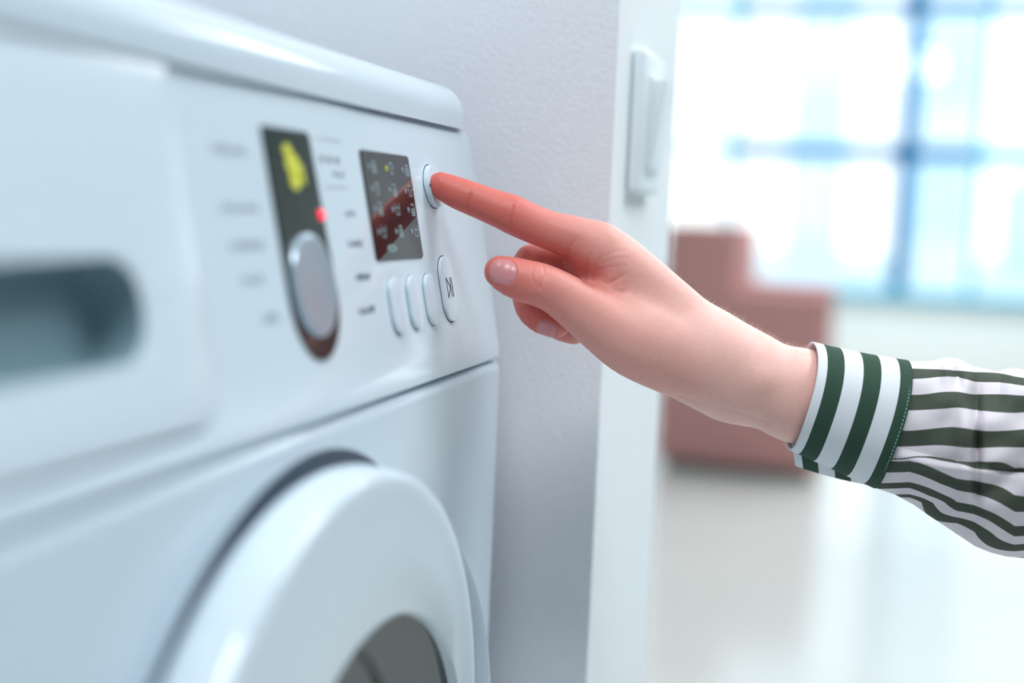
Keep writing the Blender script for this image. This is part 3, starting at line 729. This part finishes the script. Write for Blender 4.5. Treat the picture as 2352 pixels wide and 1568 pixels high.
for i, s in enumerate(S):
    xt = 2081+s*(2760-2081); xb = 2011+s*(2740-2011)
    yt, yb = np.interp(xt, *tops), np.interp(xb, *bots)
    v = (1-np.cos(th_))/2                       # 0 top .. 1 bottom
    cx_ = xt+(xb-xt)*v + 22*np.sin(th_)*(1-s)**2*1.0
    y_ = yt+(yb-yt)*v
    halfz = 138+ (190-138)*min(1, s*3)
    z_ = 60 - halfz*np.sin(th_)
    near = np.clip(np.sin(th_), 0, 1)**.5
    # folds: gathered pleats near the cuff, a hanging crease and a long lip
    d = np.zeros(NA)
    g = math.exp(-(s/.10)**2)
    d += 5*g*np.sin(th_*9+1.0)*near
    d += 13*bump1(cx_, 2214, 22)*bump1(y_, 1000, 150) - 17*bump1(cx_, 2243, 12)*bump1(y_, 1010, 150)
    lip = 1032+(cx_-2062)*.2+ 6*np.sin((cx_-2060)/60.)
    d += np.where((cx_ > 2040) & (cx_ < 2300), 14*np.exp(-((y_-lip-14)/14)**2)*np.where(y_ > lip-2, 1, np.exp(-((y_-lip+2)/3.)**2)), 0)*np.clip((2300-cx_)/60, 0, 1)
    d += -9*bump1(y_, 1078+(cx_-2300)*.08, 10)*np.clip((cx_-2240)/60, 0, 1)
    d += 5*np.sin(cx_/23.+y_/31.)*np.sin(y_/57.+1.3)*np.clip(s*8, 0, 1)
    d += 7*np.sin(cx_/41.-y_/70.+.6)*bump1(y_, 870, 60)
    d += 12*bump1(cx_, 2178, 16)*bump1(y_, 850, 32)-14*bump1(cx_, 2200, 12)*bump1(y_, 866, 26)+9*bump1(cx_, 2228, 16)*bump1(y_, 872, 30)
    d += 5*np.sin((cx_-2100)/36.+(y_-1100)/25.)*bump1(y_, 1120, 60)*np.clip(s*6, 0, 1)
    for (ax_, ay_, p0_, am_) in WR: d += am_*np.sin(cx_*ax_+y_*ay_+p0_)*min(1, s*9)
    X[i, :, 0] = cx_; X[i, :, 1] = y_; X[i, :, 2] = z_-1.9*d*near*min(1, s*11)+3*(1-min(1, s*11))
    wob = 5*np.sin(cx_/26.+.5)*bump1(y_, 880, 40)*np.clip(s*6, 0, 1)+3*np.sin(cx_/34.+y_/50.)*np.clip(s*6, 0, 1)
    UVv[i, :, 0] = s; UVv[i, :, 1] = phase(cx_, y_+wob)
sleeve = grid_mesh('shirt_sleeve', X, UVv, M_sleeve, thick=-.0006)
# cuff: firm band, stripes run around it
NX, NA = 50, 160
th_ = np.linspace(0, 2*np.pi, NA, endpoint=False); v = (1-np.cos(th_))/2
X = np.zeros((NX, NA, 3)); UVv = np.zeros((NX, NA, 2))
fr_ = [0, .095, .28, .48, .67, .87, 1.0]; fp = [0.0, .5, 1.0, 1.5, 2.0, 2.5, 2.99]
for i in range(NX):
    s = i/(NX-1)
    xt = 1866+(2083-1866)*s; yt = 790+(832-790)*s+3*math.sin(math.pi*s)-1
    xb = 1815+(2010-1815)*s; yb = 1029+(1117-1029)*s
    xf = xt+(xb-xt)*v; yf = yt+(yb-yt)*v
    nx, ny = (yb-yt), -(xb-xt); L = math.hypot(nx, ny)
    bul = (24+4*s)*np.sin(th_)*np.where(np.sin(th_) > 0, 1, 1)
    r = 1+.0*s
    flare = 3*bump1(s, 0, .05)
    X[i, :, 0] = xf+bul+4*np.sin(th_)*np.sin(th_*2); X[i, :, 1] = yf+bul*.18
    X[i, :, 2] = 55-(132+10*s)*np.sin(th_)
    UVv[i, :, 0] = th_/6.283; UVv[i, :, 1] = np.interp(s, fr_, fp)
cuff = grid_mesh('shirt_cuff', X, UVv, M_cuff, thick=-.0011)
# underlap of the cuff opening
NX, NA = 30, 14
X = np.zeros((NX, NA, 3)); UVv = np.zeros((NX, NA, 2))
for i in range(NX):
    s = i/(NX-1)
    x0, y0 = 1819+(2012-1819)*s, 1018+(1108-1018)*s
    x1 = 1826+(2011-1826)*s; y1 = 1070+(1117-1070)*s+4*math.sin(math.pi*s)
    for j in range(NA):
        t = j/(NA-1); X[i, j] = (x0+(x1-x0)*t, y0+(y1-y0)*t, 95-36*(1-t)-6*math.sin(t*3))
        UVv[i, j] = (t, np.interp(s, [0, .10, .30, .50, .70, .86, 1], [0, .5, 1, 1.5, 2, 2.5, 2.99]))
grid_mesh('cuff_underlap', X, UVv, M_cuff, closed_v=False, thick=.0006)
# stitches along the cuff seam
M_st = mat('green_thread', (120, 190, 165), 0.7)
bmn = bmesh.new()
for k in range(46):
    a = math.pi*(0.04+0.92*(k+.2)/46); a2 = math.pi*(0.04+0.92*(k+.78)/46); pts = []
    for q in (a, a2):
        vv = (1-math.cos(q))/2; s = .985
        xt = 1866+217*s; yt = 790+42*s; xb = 1815+195*s; yb = 1029+88*s
        pts.append(np.array([xt+(xb-xt)*vv+28*math.sin(q)+4*math.sin(q)*math.sin(2*q)-1, yt+(yb-yt)*vv+5*math.sin(q), 55-141.8*math.sin(q)-5.6*math.sin(q)**.5-.6]))
    p0, p1 = pts; d = unit(p1-p0); up = np.array([0, 0, -1.0]); sd = np.cross(d, up); ring0 = []
    for p in (p0, (p0+p1)/2-np.array([0, 0, .8]), p1):
        ring0.append([bmn.verts.new(W(p+sd*1.3*cx2+up*1.1*sy2)) for cx2, sy2 in ((1, 0), (0, 1), (-1, 0), (0, -1))])
    for A, Bq in zip(ring0, ring0[1:]):
        for i in range(4): bmn.faces.new((A[i], A[(i+1) % 4], Bq[(i+1) % 4], Bq[i]))
bmesh.ops.recalc_face_normals(bmn, faces=bmn.faces)
st = link_bm('stitching', bmn, M_st); st.parent = cuff; st['kind'] = 'stuff'; st['label'] = 'mint green dashed stitching'
